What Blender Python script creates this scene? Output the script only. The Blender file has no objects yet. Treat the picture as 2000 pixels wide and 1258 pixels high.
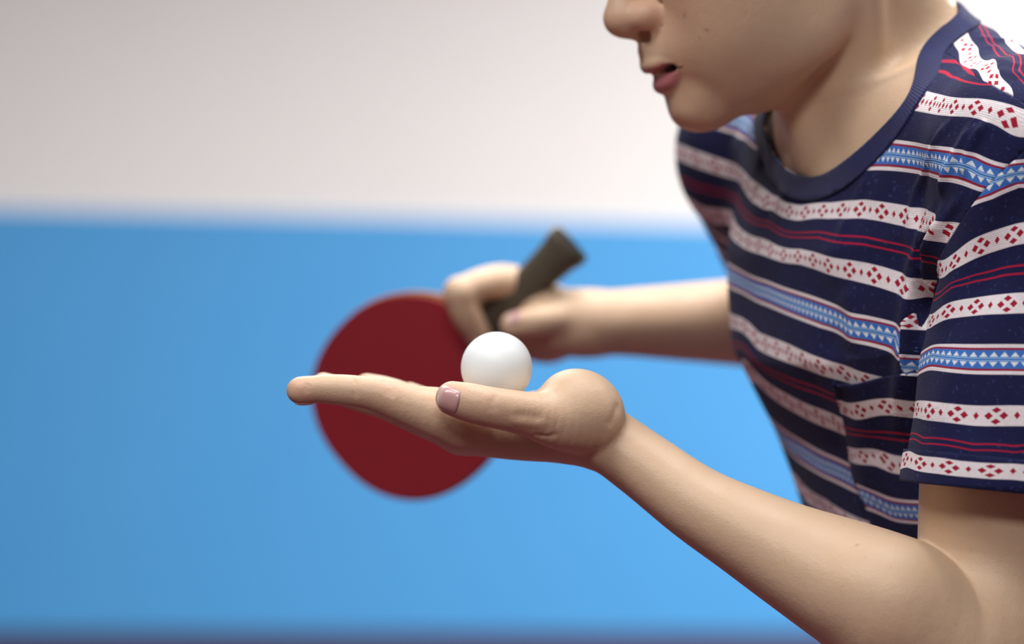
import bpy, math, random
import numpy as np
from mathutils import Vector, Matrix
from mathutils.bvhtree import BVHTree

# ------------------------------------------------------------------ camera
scene = bpy.context.scene
H = 1.12                      # camera height, metres
F = 85.0 / 36.0 * 2000.0      # focal length in pixels of the 2000 x 1258 frame
ROLL = math.radians(1.0)
cam_data = bpy.data.cameras.new('camera')
cam_data.lens = 85.0
cam_data.sensor_width = 36.0
cam_data.dof.use_dof = True
cam_data.dof.focus_distance = 1.308
cam_data.dof.aperture_fstop = 3.4
cam_data.clip_start = 0.05
cam = bpy.data.objects.new('camera', cam_data)
scene.collection.objects.link(cam)
cam.matrix_world = Matrix.Translation((0, 0, H)) @ Matrix.Rotation(math.pi / 2, 4, 'X') @ Matrix.Rotation(ROLL, 4, 'Z')
scene.camera = cam

# ------------------------------------------------------------------ world, lights, exposure
world = bpy.data.worlds.new('hall_daylight')
scene.world = world
world.use_nodes = True
bg = world.node_tree.nodes['Background']
bg.inputs[0].default_value = (1.0, 0.98, 0.96, 1)
bg.inputs[1].default_value = 0.06
vs = scene.view_settings
vs.view_transform = 'Standard'
vs.look = 'None'
vs.exposure = 0.0
vs.gamma = 1.0
vs.use_curve_mapping = False
CEIL = 3.6
# ceiling light panels: (x, y, size x, size y, watts)
PANELS = [(-1.5, 0.2, 1.8, 0.9, 62), (-0.3, -2.2, 1.8, 0.9, 130), (0.85, 1.8, 1.8, 0.9, 126),
          (-0.9, 4.8, 1.8, 0.9, 120), (3.0, 5.8, 1.8, 0.9, 470)]
for (x, y, sx, sy, w) in PANELS:
    ld = bpy.data.lights.new('ceiling_panel_light', 'AREA')
    ld.shape = 'RECTANGLE'; ld.size = sx; ld.size_y = sy; ld.energy = w
    ld.color = (1.0, 0.985, 0.965)
    lo = bpy.data.objects.new('ceiling_panel_light', ld)
    lo.location = (x, y, CEIL - 0.075)
    scene.collection.objects.link(lo)

COL = scene.collection

# ------------------------------------------------------------------ small helpers
def lin(r, g, b):
    f = lambda c: (c / 255 / 12.92) if c / 255 <= 0.04045 else ((c / 255 + 0.055) / 1.055) ** 2.4
    return (f(r), f(g), f(b), 1.0)

def P(px, py, Y):
    """photo pixel + distance along the view axis (mm) -> point in mm, z from floor"""
    x = (px - 1000) / F * Y
    y = (629 - py) / F * Y
    c, s = math.cos(ROLL), math.sin(ROLL)
    return np.array([x * c - y * s, Y, H * 1000 + x * s + y * c])

def ray(px, py):
    o = np.array([0, 0, H * 1000.0])
    d = P(px, py, 1000.0) - o
    return o, d / np.linalg.norm(d)

def pix(V):
    """points (mm) -> photo pixels"""
    c, s = math.cos(ROLL), math.sin(ROLL)
    X, Y, Z = V[:, 0], V[:, 1], V[:, 2] - H * 1000
    return 1000 + (X * c + Z * s) / Y * F, 629 - (-X * s + Z * c) / Y * F

def unit(v):
    v = np.asarray(v, float)
    return v / np.linalg.norm(v)

def tag(o, label=None, cat=None, group=None, kind=None):
    if label: o['label'] = label
    if cat: o['category'] = cat
    if group: o['group'] = group
    if kind: o['kind'] = kind
    return o

def empty(name, loc, parent=None):
    o = bpy.data.objects.new(name, None)
    COL.objects.link(o)
    o.location = loc
    o.empty_display_size = 0.1
    if parent:
        o.parent = parent
        o.matrix_parent_inverse = Matrix.Translation(parent.location).inverted()
    return o

def mesh_obj(name, verts_mm, faces, mat, parent=None, smooth=True, flip=False):
    """verts in mm (world), faces (n,3) or (n,4) array"""
    v = np.asarray(verts_mm, np.float32) * 0.001
    f = np.asarray(faces, np.int32)
    if flip: f = f[:, ::-1]
    me = bpy.data.meshes.new(name)
    k = f.shape[1]
    me.vertices.add(len(v)); me.vertices.foreach_set('co', v.ravel())
    me.loops.add(f.size); me.loops.foreach_set('vertex_index', np.ascontiguousarray(f).ravel())
    me.polygons.add(len(f))
    me.polygons.foreach_set('loop_start', np.arange(0, f.size, k, dtype=np.int32))
    me.polygons.foreach_set('loop_total', np.full(len(f), k, np.int32))
    me.update(calc_edges=True)
    me.validate()
    me.polygons.foreach_set('use_smooth', np.full(len(me.polygons), bool(smooth)))
    if mat: me.materials.append(mat)
    o = bpy.data.objects.new(name, me)
    COL.objects.link(o)
    if parent is not None: attach(o, parent)
    return o

def world_loc(o):
    l = Vector(o.location)
    if o.parent: l = l + (world_loc(o.parent) if o.matrix_parent_inverse == Matrix.Identity(4) else Vector((0, 0, 0)))
    return l

def attach(o, parent):
    """all objects here are unrotated and unscaled, so the inverse is a translation"""
    o.parent = parent
    root = parent
    while root.parent: root = root.parent
    base = Vector(root.location)
    o.matrix_parent_inverse = Matrix.Translation(-base) if parent is root else Matrix.Identity(4)
    return o

def set_attr(o, name, vals):
    a = o.data.attributes.new(name, 'FLOAT', 'POINT')
    a.data.foreach_set('value', np.asarray(vals, np.float32))

def set_uv(o, uv):
    """per-vertex uv (n,2) copied to loops"""
    l = o.data.uv_layers.new(name='UVMap')
    idx = np.empty(len(o.data.loops), np.int32)
    o.data.loops.foreach_get('vertex_index', idx)
    l.data.foreach_set('uv', np.asarray(uv, np.float32)[idx].ravel())

# ------------------------------------------------------------------ material helpers
def new_mat(name, color=(0.8, 0.8, 0.8, 1), rough=0.5, spec=0.5):
    m = bpy.data.materials.new(name)
    m.use_nodes = True
    b = m.node_tree.nodes['Principled BSDF']
    b.inputs['Base Color'].default_value = color
    b.inputs['Roughness'].default_value = rough
    b.inputs['Specular IOR Level'].default_value = spec
    return m, m.node_tree, b

class G:
    """tiny expression builder for shader nodes"""
    def __init__(s, nt): s.nt = nt
    def node(s, t, **kw):
        n = s.nt.nodes.new(t)
        for k, v in kw.items(): setattr(n, k, v)
        return n
    def m(s, op, a, b=None, c=None, clamp=False):
        n = s.node('ShaderNodeMath', operation=op)
        n.use_clamp = clamp
        for i, x in enumerate((a, b, c)):
            if x is None: continue
            if isinstance(x, (int, float)): n.inputs[i].default_value = x
            else: s.nt.links.new(x, n.inputs[i])
        return n.outputs[0]
    def lt(s, a, b, soft=None):
        if soft is None: return s.m('LESS_THAN', a, b)
        d = s.m('SUBTRACT', b, a)
        return s.m('MULTIPLY_ADD', d, 1.0 / soft, 0.5, clamp=True)
    def mix(s, fac, a, b):
        n = s.node('ShaderNodeMix', data_type='RGBA')
        for sock, x in ((n.inputs[0], fac), (n.inputs[6], a), (n.inputs[7], b)):
            if isinstance(x, (int, float)): sock.default_value = x
            elif isinstance(x, tuple): sock.default_value = x
            else: s.nt.links.new(x, sock)
        return n.outputs[2]
    def attr(s, name):
        return s.node('ShaderNodeAttribute', attribute_name=name).outputs['Fac']
    def noise(s, scale, detail=3.0, vec=None, rough=0.5):
        n = s.node('ShaderNodeTexNoise')
        n.inputs['Scale'].default_value = scale
        n.inputs['Detail'].default_value = detail
        n.inputs['Roughness'].default_value = rough
        if vec is None:
            g = s.node('ShaderNodeTexCoord').outputs['Object']
        else: g = vec
        s.nt.links.new(g, n.inputs['Vector'])
        return n.outputs['Fac']
    def bump(s, h, strength, dist):
        n = s.node('ShaderNodeBump')
        n.inputs['Strength'].default_value = strength
        n.inputs['Distance'].default_value = dist
        s.nt.links.new(h, n.inputs['Height'])
        return n.outputs[0]

# ------------------------------------------------------------------ signed-distance modelling
def catmull(pts, n):
    pts = [np.asarray(p, float) for p in pts]
    if len(pts) < 3 or n <= 1:
        return np.array(pts)
    P0 = [2 * pts[0] - pts[1]] + pts + [2 * pts[-1] - pts[-2]]
    out = []
    for i in range(1, len(P0) - 2):
        a, b, c, d = P0[i - 1:i + 3]
        for j in range(n):
            t = j / n
            out.append(0.5 * ((2 * b) + (c - a) * t + (2 * a - 5 * b + 4 * c - d) * t * t + (3 * b - a - 3 * c + d) * t ** 3))
    out.append(P0[-2])
    return np.array(out)

class Field:
    def __init__(s): s.ops = []
    def add(s, fn, c, R, k=5.0, mode='u'):
        s.ops.append((fn, np.asarray(c, np.float32), float(R), float(k), mode))
    def chain(s, pts, rad, k=5.0, mode='u', n=4, flat=None):
        q = np.array([np.append(np.asarray(p, float), r) for p, r in zip(pts, rad)])
        q = catmull(q, n)
        A = np.eye(3)
        if flat is not None:
            w = unit(flat[0]); A = np.eye(3) + (flat[1] - 1) * np.outer(w, w)
        c = q[:, :3].mean(0)
        R = (np.linalg.norm(q[:, :3] - c, axis=1) + q[:, 3] / (flat[1] if flat else 1)).max()
        qa = ((q[:, :3] - c) @ A.T).astype(np.float32); qr = q[:, 3].astype(np.float32)
        A32 = A.astype(np.float32); c32 = c.astype(np.float32)
        def fn(p):
            p = (p - c32) @ A32.T
            best = None
            for i in range(len(qa) - 1):
                a, ba = qa[i], qa[i + 1] - qa[i]
                l2 = max(float(ba @ ba), 1e-6)
                pa = p - a
                t = np.clip((pa @ ba) / l2, 0, 1)
                e = pa - t[..., None] * ba
                d = np.sqrt(np.einsum('...i,...i', e, e)) - (qr[i] + (qr[i + 1] - qr[i]) * t)
                best = d if best is None else np.minimum(best, d)
            return best
        s.add(fn, c, R, k, mode)
    def ell(s, c, radii, axes=None, k=5.0, mode='u'):
        c = np.asarray(c, float)
        A = np.eye(3) if axes is None else np.array([unit(a) for a in axes])
        A32 = A.astype(np.float32); r = np.asarray(radii, np.float32); c32 = c.astype(np.float32)
        def fn(p):
            q = (p - c32) @ A32.T
            k0 = np.sqrt((((q / r) ** 2).sum(-1)))
            k1 = np.sqrt((((q / (r * r)) ** 2).sum(-1)))
            return np.where(k1 > 1e-6, k0 * (k0 - 1) / np.maximum(k1, 1e-6), -r.min())
        s.add(fn, c, max(radii), k, mode)
    @staticmethod
    def comb(d, e, k, mode):
        if mode == 'u':
            h = np.maximum(k - np.abs(d - e), 0) / k
            return np.minimum(d, e) - h * h * k * 0.25
        h = np.maximum(k - np.abs(d + e), 0) / k           # subtract e
        return np.maximum(d, -e) + h * h * k * 0.25
    def full(s, p):
        d = np.full(p.shape[:-1], 1e3, np.float32)
        for fn, c, R, k, mode in s.ops: d = s.comb(d, fn(p), k, mode)
        return d
    def blocks(s, pts, bc, br):
        """pts (nb,m,3)"""
        d = np.full(pts.shape[:2], 1e3, np.float32)
        for fn, c, R, k, mode in s.ops:
            m = ((bc - c) ** 2).sum(-1) < (R + br + k + 6.0) ** 2
            if m.any(): d[m] = s.comb(d[m], fn(pts[m]), k, mode)
        return d
    def points(s, p):
        d = s.blocks(p[:, None, :], p, 0.0)
        return d[:, 0]
    def grad(s, p, e=0.4):
        g = np.empty_like(p)
        for i in range(3):
            o = np.zeros(3, np.float32); o[i] = e
            g[:, i] = s.points(p + o) - s.points(p - o)
        n = np.linalg.norm(g, axis=1, keepdims=True)
        return g / np.maximum(n, 1e-9), n[:, 0] / (2 * e)

def surface(field, lo, hi, h, project=2):
    lo = np.asarray(lo, float); hi = np.asarray(hi, float)
    nbk = 8; B = nbk * h
    n = np.ceil((hi - lo) / B).astype(int)
    gi = np.stack(np.meshgrid(*[np.arange(k) for k in n], indexing='ij'), -1).reshape(-1, 3)
    cen = (lo + (gi + 0.5) * B).astype(np.float32)
    d = np.concatenate([field.full(c) for c in np.array_split(cen, max(1, len(cen) // 200000))])
    keep = np.abs(d) < B * 0.87 * 1.15 + 6
    gi = gi[keep]; cen = cen[keep]
    off = np.stack(np.meshgrid(*[np.arange(nbk + 1)] * 3, indexing='ij'), -1).reshape(-1, 3)
    pts = (lo + (gi[:, None, :] * nbk + off[None]) * h).astype(np.float32)
    br = B * 0.87
    vals = np.concatenate([field.blocks(pts[i:i + 600], cen[i:i + 600], br) for i in range(0, len(gi), 600)])
    m = nbk + 1
    val = vals.reshape(-1, m, m, m)
    pos = pts.reshape(-1, m, m, m, 3)
    inside = val < 0
    # cells
    cnt = np.zeros((len(gi), nbk, nbk, nbk), np.int8)
    acc = np.zeros((len(gi), nbk, nbk, nbk, 3), np.float32)
    num = np.zeros((len(gi), nbk, nbk, nbk), np.float32)
    sl = lambda b: slice(b, b + nbk)
    corners = [(a, b, c) for a in (0, 1) for b in (0, 1) for c in (0, 1)]
    for (a, b, c) in corners: cnt += inside[:, sl(a), sl(b), sl(c)]
    active = (cnt > 0) & (cnt < 8)
    for ax in range(3):
        others = [i for i in range(3) if i != ax]
        for u in (0, 1):
            for w in (0, 1):
                s0 = [0, 0, 0]; s0[others[0]] = u; s0[others[1]] = w
                s1 = list(s0); s1[ax] = 1
                i0 = (slice(None),) + tuple(sl(x) for x in s0); i1 = (slice(None),) + tuple(sl(x) for x in s1)
                v0, v1 = val[i0], val[i1]
                cr = (v0 < 0) != (v1 < 0)
                t = np.where(cr, v0 / np.where(cr, v0 - v1, 1), 0)
                p = pos[i0] + t[..., None] * (pos[i1] - pos[i0])
                acc += np.where(cr[..., None], p, 0); num += cr
    tot = n * nbk + 2
    loc = np.stack(np.meshgrid(*[np.arange(nbk)] * 3, indexing='ij'), -1)
    gc = gi[:, None, None, None, :] * nbk + loc[None]
    key = (gc[..., 0].astype(np.int64) * tot[1] + gc[..., 1]) * tot[2] + gc[..., 2]
    ak = key[active]
    V = acc[active] / num[active][:, None]
    order = np.argsort(ak); ak = ak[order]; V = V[order]
    quads = []
    for ax in range(3):
        b_, c_ = (ax + 1) % 3, (ax + 2) % 3
        i0 = (slice(None),) + (slice(0, nbk),) * 3
        s1 = [slice(0, nbk)] * 3; s1[ax] = slice(1, nbk + 1)
        v0 = inside[i0]; v1 = inside[(slice(None),) + tuple(s1)]
        cr = v0 != v1
        g = gc[cr]; fl = v0[cr]
        ids = []
        for (db, dc) in ((0, 0), (1, 0), (1, 1), (0, 1)):
            q = g.copy(); q[:, b_] -= db; q[:, c_] -= dc
            kk = (q[:, 0].astype(np.int64) * tot[1] + q[:, 1]) * tot[2] + q[:, 2]
            j = np.searchsorted(ak, kk); j = np.minimum(j, len(ak) - 1)
            ids.append(np.where(ak[j] == kk, j, -1))
        Q = np.stack(ids, 1)
        Q[~fl] = Q[~fl][:, ::-1]
        quads.append(Q[(Q >= 0).all(1)])
    Q = np.concatenate(quads)
    V = V.astype(np.float32)
    for _ in range(project):
        g, gl = field.grad(V)
        dd = field.points(V)
        V = V - g * np.clip(dd / np.maximum(gl, 0.3), -h, h)[:, None]
    return V, Q

def q2t(Q): return np.concatenate([Q[:, [0, 1, 2]], Q[:, [0, 2, 3]]])

def uniq_edges(E, nv):
    """unique undirected edges of an (n,2) list, quickly"""
    E = np.sort(E, 1).astype(np.int64)
    k, inv = np.unique(E[:, 0] * nv + E[:, 1], return_inverse=True)
    return np.stack([k // nv, k % nv], 1), inv.ravel()

def refine(V, T, mark, field):
    """split the marked part of a triangle mesh once and lay the new points on the field's surface"""
    uq, inv = uniq_edges(np.concatenate([T[:, [0, 1]], T[:, [1, 2]], T[:, [2, 0]]]), len(V))
    sp = mark[uq[:, 0]] & mark[uq[:, 1]]
    idx = np.full(len(uq), -1); idx[sp] = len(V) + np.arange(sp.sum())
    mid = ((V[uq[sp, 0]] + V[uq[sp, 1]]) / 2).astype(np.float32)
    for _ in range(2):
        g, gl = field.grad(mid, 0.25)
        mid = mid - g * np.clip(field.points(mid) / np.maximum(gl, 0.3), -1, 1)[:, None]
    V2 = np.concatenate([V, mid])
    n = len(T)
    e = np.stack([idx[inv[:n]], idx[inv[n:2 * n]], idx[inv[2 * n:]]], 1)     # mids of 01, 12, 20
    c = (e >= 0).sum(1)
    out = [T[c == 0]]
    t, m = T[c == 3], e[c == 3]
    out += [np.stack(x, 1) for x in ((t[:, 0], m[:, 0], m[:, 2]), (m[:, 0], t[:, 1], m[:, 1]), (m[:, 2], m[:, 1], t[:, 2]), (m[:, 0], m[:, 1], m[:, 2]))]
    for cc in (1, 2):
        t, m = T[c == cc], e[c == cc]
        r = ((m >= 0) if cc == 1 else (m < 0)).argmax(1)
        k = np.arange(len(t))
        t = np.stack([t[k, (r + i) % 3] for i in range(3)], 1); m = np.stack([m[k, (r + i) % 3] for i in range(3)], 1)
        if cc == 1: out += [np.stack((t[:, 0], m[:, 0], t[:, 2]), 1), np.stack((m[:, 0], t[:, 1], t[:, 2]), 1)]
        else: out += [np.stack((m[:, 1], t[:, 2], m[:, 2]), 1), np.stack((t[:, 0], t[:, 1], m[:, 1]), 1), np.stack((t[:, 0], m[:, 1], m[:, 2]), 1)]
    return V2, np.concatenate(out)

def vnormals(V, T):
    n = np.cross(V[T[:, 1]] - V[T[:, 0]], V[T[:, 2]] - V[T[:, 0]])
    N = np.zeros_like(V)
    for i in range(3): np.add.at(N, T[:, i], n)
    return N / np.maximum(np.linalg.norm(N, axis=1, keepdims=True), 1e-9)

def clip(V, T, g):
    """keep the part of the triangle mesh with g <= 0; vertices next to the cut slide onto it, so no slivers"""
    V = np.array(V, np.float32); g = np.array(g, float)
    E = np.concatenate([T[:, [0, 1]], T[:, [1, 2]], T[:, [2, 0]]])
    E = E[(g[E[:, 0]] > 0) != (g[E[:, 1]] > 0)]
    if len(E): E = uniq_edges(E, len(V))[0]
    if len(E):
        t = g[E[:, 0]] / (g[E[:, 0]] - g[E[:, 1]])
        X = V[E[:, 0]] + t[:, None] * (V[E[:, 1]] - V[E[:, 0]])
        for m, k in ((t < 0.33, 0), (t > 0.67, 1)):
            V[E[m, k]] = X[m]; g[E[m, k]] = 0.0
    g = np.where(np.abs(g) < 1e-5, -1e-5, g)
    neg = g <= 0
    c = neg[T].sum(1)
    # drop faces that lie wholly on the cut
    keep = T[(c == 3) & ~((g[T] > -2e-5).all(1))]
    base = len(V); newV = [V]; out = [keep]
    mixed = []
    for want, cc in ((True, 1), (False, 2)):
        t = T[c == cc]
        if not len(t): continue
        r = (neg[t] == want).argmax(1)
        t = np.stack([t[np.arange(len(t)), (r + i) % 3] for i in range(3)], 1)
        if cc == 1: t = t[g[t[:, 0]] < -2e-5]
        mixed.append((cc, t))
    if mixed:
        E = np.concatenate([e for cc, t in mixed for e in (t[:, [0, 1]], t[:, [0, 2]])])
        uq, inv = uniq_edges(E, len(V))
        a, b = uq[:, 0], uq[:, 1]
        tt = (g[a] / (g[a] - g[b]))[:, None]
        newV.append((V[a] + tt * (V[b] - V[a])).astype(V.dtype))
        # a cut point that falls on a vertex is that vertex
        alias = np.arange(len(uq)) + base
        alias = np.where(tt[:, 0] < 1e-3, a, np.where(tt[:, 0] > 0.999, b, alias))
        o = 0
        for cc, t in mixed:
            k = len(t)
            e1 = alias[inv[o:o + k]]; e2 = alias[inv[o + k:o + 2 * k]]; o += 2 * k
            if cc == 1: out.append(np.stack([t[:, 0], e1, e2], 1))
            else:
                out.append(np.stack([e1, t[:, 1], t[:, 2]], 1)); out.append(np.stack([e1, t[:, 2], e2], 1))
    V2 = np.concatenate(newV); T2 = np.concatenate(out)
    T2 = T2[(T2[:, 0] != T2[:, 1]) & (T2[:, 1] != T2[:, 2]) & (T2[:, 0] != T2[:, 2])]
    used = np.unique(T2)
    remap = np.full(len(V2), -1); remap[used] = np.arange(len(used))
    return V2[used], remap[T2]

class RBF:
    """scattered samples -> smooth function (|r| kernel + linear trend)"""
    def __init__(s, X, y, lam=1.0):
        X = np.asarray(X, float); y = np.asarray(y, float); n = len(X)
        s.c = X.mean(0); s.X = X - s.c
        K = -np.linalg.norm(s.X[:, None] - s.X[None], axis=-1) - lam * np.eye(n)
        Pm = np.hstack([np.ones((n, 1)), s.X / 100])
        A = np.block([[K, Pm], [Pm.T, np.zeros((4, 4)) ]])
        s.w = np.linalg.lstsq(A, np.concatenate([y, np.zeros(4)]), rcond=None)[0]
    def __call__(s, Q):
        Q = np.asarray(Q, float) - s.c
        out = np.zeros(len(Q))
        for i in range(0, len(Q), 20000):
            q = Q[i:i + 20000]
            K = -np.linalg.norm(q[:, None] - s.X[None], axis=-1)
            out[i:i + 20000] = K @ s.w[:len(s.X)] + np.hstack([np.ones((len(q), 1)), q / 100]) @ s.w[len(s.X):]
        return out

def bvh_of(V, T): return BVHTree.FromPolygons(V.tolist(), T.tolist())
def cast(bvh, px, py):
    o, d = ray(px, py)
    hit = bvh.ray_cast(Vector(o), Vector(d))
    return None if hit[0] is None else np.array(hit[0])


# ------------------------------------------------------------------ materials
def make_skin():
    m, nt, b = new_mat('skin', (0.6, 0.42, 0.3, 1), 0.48, 0.4)
    g = G(nt)
    base = g.mix(g.noise(28, 4), lin(203, 170, 141), lin(215, 186, 157))
    fine = g.noise(260, 3)
    base = g.mix(g.m('MULTIPLY', g.m('GREATER_THAN', fine, 0.68), 0.12), base, lin(165, 118, 92))
    base = g.mix(g.m('MULTIPLY', g.attr('blush'), 0.55), base, lin(196, 122, 104))
    base = g.mix(g.m('MULTIPLY', g.attr('lips'), 0.85), base, lin(172, 92, 104))
    base = g.mix(g.attr('mouth'), base, lin(34, 12, 14))
    base = g.mix(g.m('MULTIPLY', g.attr('mole'), 0.38), base, lin(110, 70, 55))
    nt.links.new(base, b.inputs['Base Color'])
    b.inputs['Subsurface Weight'].default_value = 0.12
    b.inputs['Subsurface Radius'].default_value = (1.0, 0.35, 0.2)
    b.inputs['Subsurface Scale'].default_value = 0.004
    h = g.m('ADD', g.noise(900, 2), g.m('MULTIPLY', g.noise(190, 3), 1.5))
    nt.links.new(g.bump(h, 0.22, 0.0007), b.inputs['Normal'])
    rr = g.m('MULTIPLY_ADD', g.noise(70, 2), 0.2, 0.4)
    nt.links.new(rr, b.inputs['Roughness'])
    return m

def make_nail():
    m, nt, b = new_mat('fingernail', lin(206, 170, 165), 0.25, 0.5)
    g = G(nt)
    c = g.mix(g.attr('free_edge'), lin(196, 152, 150), lin(228, 212, 205))
    nt.links.new(c, b.inputs['Base Color'])
    b.inputs['Coat Weight'].default_value = 0.3
    return m

NAVY = lin(30, 33, 78)
def make_knit():
    """navy jersey with woven-in bands; uv.x = mm around, uv.y = band repeats"""
    m, nt, b = new_mat('patterned_jersey', NAVY, 0.85, 0.2)
    g = G(nt)
    uv = g.node('ShaderNodeUVMap', uv_map='UVMap').outputs[0]
    sep = g.node('ShaderNodeSeparateXYZ'); nt.links.new(uv, sep.inputs[0])
    u, v = sep.outputs[0], sep.outputs[1]
    S = 92.0
    f = g.m('FRACT', v)
    f1 = g.m('SUBTRACT', v, g.m('ROUND', v))
    aa = 0.003
    # white bands
    y1 = g.m('MULTIPLY', f1, S)
    y2 = g.m('MULTIPLY', g.m('SUBTRACT', f, 0.36), S)
    a1, a2 = g.m('ABSOLUTE', y1), g.m('ABSOLUTE', y2)
    ya = g.m('MINIMUM', a1, a2)
    white = g.lt(ya, 5.2, 0.3)
    PER = 20.0
    xm = g.m('ABSOLUTE', g.m('SUBTRACT', g.m('MULTIPLY', g.m('FRACT', g.m('DIVIDE', u, PER)), PER), PER / 2))
    def dia(cx, cy, rx, ry):
        return g.m('ADD', g.m('DIVIDE', g.m('ABSOLUTE', g.m('SUBTRACT', xm, cx)), rx),
                   g.m('DIVIDE', g.m('ABSOLUTE', g.m('SUBTRACT', ya, cy)), ry))
    dd = g.m('MINIMUM', g.m('MINIMUM', dia(3.7, 0.0, 2.2, 2.0), dia(0.0, 2.9, 2.5, 1.5)), dia(10.0, 0.0, 1.5, 2.0))
    motif = g.lt(dd, 1.0, 0.2)
    # thin red double line
    r = g.m('ABSOLUTE', g.m('SUBTRACT', g.m('ABSOLUTE', g.m('SUBTRACT', f, 0.185)), 0.021))
    redl = g.lt(r, 0.0055, 0.003)
    # blue band
    bb = g.m('MULTIPLY', g.m('ABSOLUTE', g.m('SUBTRACT', f, 0.68)), S)
    wedge = g.lt(bb, 8.0, 0.3); redge = g.lt(bb, 6.1, 0.3); blue = g.lt(bb, 4.9, 0.3)
    TP = 5.4
    xt = g.m('ABSOLUTE', g.m('SUBTRACT', g.m('MULTIPLY', g.m('FRACT', g.m('DIVIDE', u, TP)), TP), TP / 2))
    tri = g.m('MULTIPLY', g.lt(xt, g.m('MULTIPLY', g.m('SUBTRACT', 3.9, bb), 0.85), 0.3),
              g.m('GREATER_THAN', bb, 1.35))
    cl = g.lt(g.m('ABSOLUTE', g.m('SUBTRACT', bb, 0.7)), 0.25, 0.1)
    nz = g.noise(18, 4)
    navy = g.mix(nz, lin(19, 21, 56), lin(30, 33, 80))
    fuzz = g.m('GREATER_THAN', g.noise(420, 2), 0.66)
    navy = g.mix(g.m('MULTIPLY', fuzz, 0.22), navy, lin(80, 95, 165))
    redc = lin(176, 26, 60)
    whitec = g.mix(g.noise(500, 2), lin(228, 216, 222), lin(246, 240, 244))
    c = g.mix(redl, navy, redc)
    wb = g.mix(motif, whitec, lin(163, 24, 52))
    c = g.mix(white, c, wb)
    c = g.mix(wedge, c, whitec)
    c = g.mix(redge, c, lin(150, 26, 56))
    bl = g.mix(tri, g.mix(nz, lin(46, 98, 190), lin(78, 138, 214)), lin(232, 240, 248))
    bl = g.mix(cl, bl, lin(150, 195, 235))
    c = g.mix(blue, c, bl)
    nt.links.new(c, b.inputs['Base Color'])
    b.inputs['Sheen Weight'].default_value = 0.05
    b.inputs['Sheen Roughness'].default_value = 0.5
    # knit ribs: rows and wales
    kn = g.m('ADD', g.m('SINE', g.m('MULTIPLY', u, 7.0)), g.m('SINE', g.m('MULTIPLY', v, 560.0)))
    hh = g.m('ADD', g.m('MULTIPLY', kn, 0.25), g.noise(350, 3))
    nt.links.new(g.bump(hh, 0.35, 0.0006), b.inputs['Normal'])
    return m

def make_plain_cloth(name, c0, c1, rib=0.0):
    m, nt, b = new_mat(name, c0, 0.85, 0.2)
    g = G(nt)
    col = g.mix(g.noise(40, 4), c0, c1)
    nt.links.new(col, b.inputs['Base Color'])
    b.inputs['Sheen Weight'].default_value = 0.15
    h = g.noise(500, 3)
    if rib:
        uv = g.node('ShaderNodeUVMap', uv_map='UVMap').outputs[0]
        sep = g.node('ShaderNodeSeparateXYZ'); nt.links.new(uv, sep.inputs[0])
        h = g.m('ADD', h, g.m('MULTIPLY', g.m('SINE', g.m('MULTIPLY', sep.outputs[0], rib)), 0.6))
    nt.links.new(g.bump(h, 0.4, 0.0006), b.inputs['Normal'])
    return m

def make_paint(name, c0, c1, rough, spec, scale=3.0):
    m, nt, b = new_mat(name, c0, rough, spec)
    g = G(nt)
    nt.links.new(g.mix(g.noise(scale, 3), c0, c1), b.inputs['Base Color'])
    nt.links.new(g.bump(g.noise(120, 3), 0.05, 0.002), b.inputs['Normal'])
    return m

SKIN = make_skin(); NAIL = make_nail(); KNIT = make_knit()
RIB = make_plain_cloth('navy_rib', lin(24, 27, 68), lin(34, 39, 90), 5.0)
TROUSER = make_plain_cloth('dark_denim', lin(38, 42, 56), lin(52, 56, 72))
SHOE = make_plain_cloth('white_canvas', lin(220, 220, 218), lin(200, 200, 200))
SOLE = make_paint('grey_rubber_sole', lin(120, 120, 122), lin(100, 100, 102), 0.7, 0.3)
HAIR = make_paint('black_hair', lin(22, 18, 17), lin(38, 30, 26), 0.4, 0.5, 120)
EYE = make_paint('eye_white', lin(235, 230, 226), lin(228, 222, 218), 0.15, 0.5)
IRIS = make_paint('dark_brown_iris', lin(30, 18, 12), lin(52, 30, 18), 0.1, 0.5, 400)
WALLW = make_paint('white_wall_paint', lin(236, 234, 232), lin(232, 230, 228), 0.7, 0.3)
WALLB = make_paint('blue_wall_paint', lin(84, 164, 225), lin(79, 160, 223), 0.6, 0.25)
FLOORM = make_paint('red_sports_floor', lin(78, 26, 38), lin(70, 22, 34), 0.45, 0.4)
CEILM = make_paint('ceiling_paint', lin(128, 128, 128), lin(120, 120, 120), 0.8, 0.2)
WALLS = make_paint('grey_wall_paint', lin(120, 122, 126), lin(112, 114, 118), 0.8, 0.2)
METAL = make_paint('white_lamp_housing', lin(230, 230, 230), lin(222, 222, 222), 0.4, 0.5)
BALLM = make_paint('matte_white_celluloid', lin(238, 245, 249), lin(235, 243, 247), 0.42, 0.4, 30)
RUBBER = make_paint('red_bat_rubber', lin(138, 23, 36), lin(130, 20, 33), 0.6, 0.35, 20)
RUBBERB = make_paint('black_bat_rubber', lin(22, 22, 24), lin(30, 30, 32), 0.6, 0.35, 20)
PLY = make_paint('bat_plywood', lin(176, 132, 84), lin(150, 108, 66), 0.5, 0.4, 60)
HANDLE = make_paint('dark_wood_handle', lin(84, 75, 61), lin(68, 60, 49), 0.6, 0.4, 90)
HANDLEE = make_paint('handle_end_cap', lin(26, 22, 20), lin(18, 16, 15), 0.95, 0.1, 60)
for _n in BALLM.node_tree.nodes:
    if _n.type == 'BSDF_PRINCIPLED':
        _n.inputs['Subsurface Weight'].default_value = 0.6
        _n.inputs['Subsurface Radius'].default_value = (1, 1, 1)
        _n.inputs['Subsurface Scale'].default_value = 0.02

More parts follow.
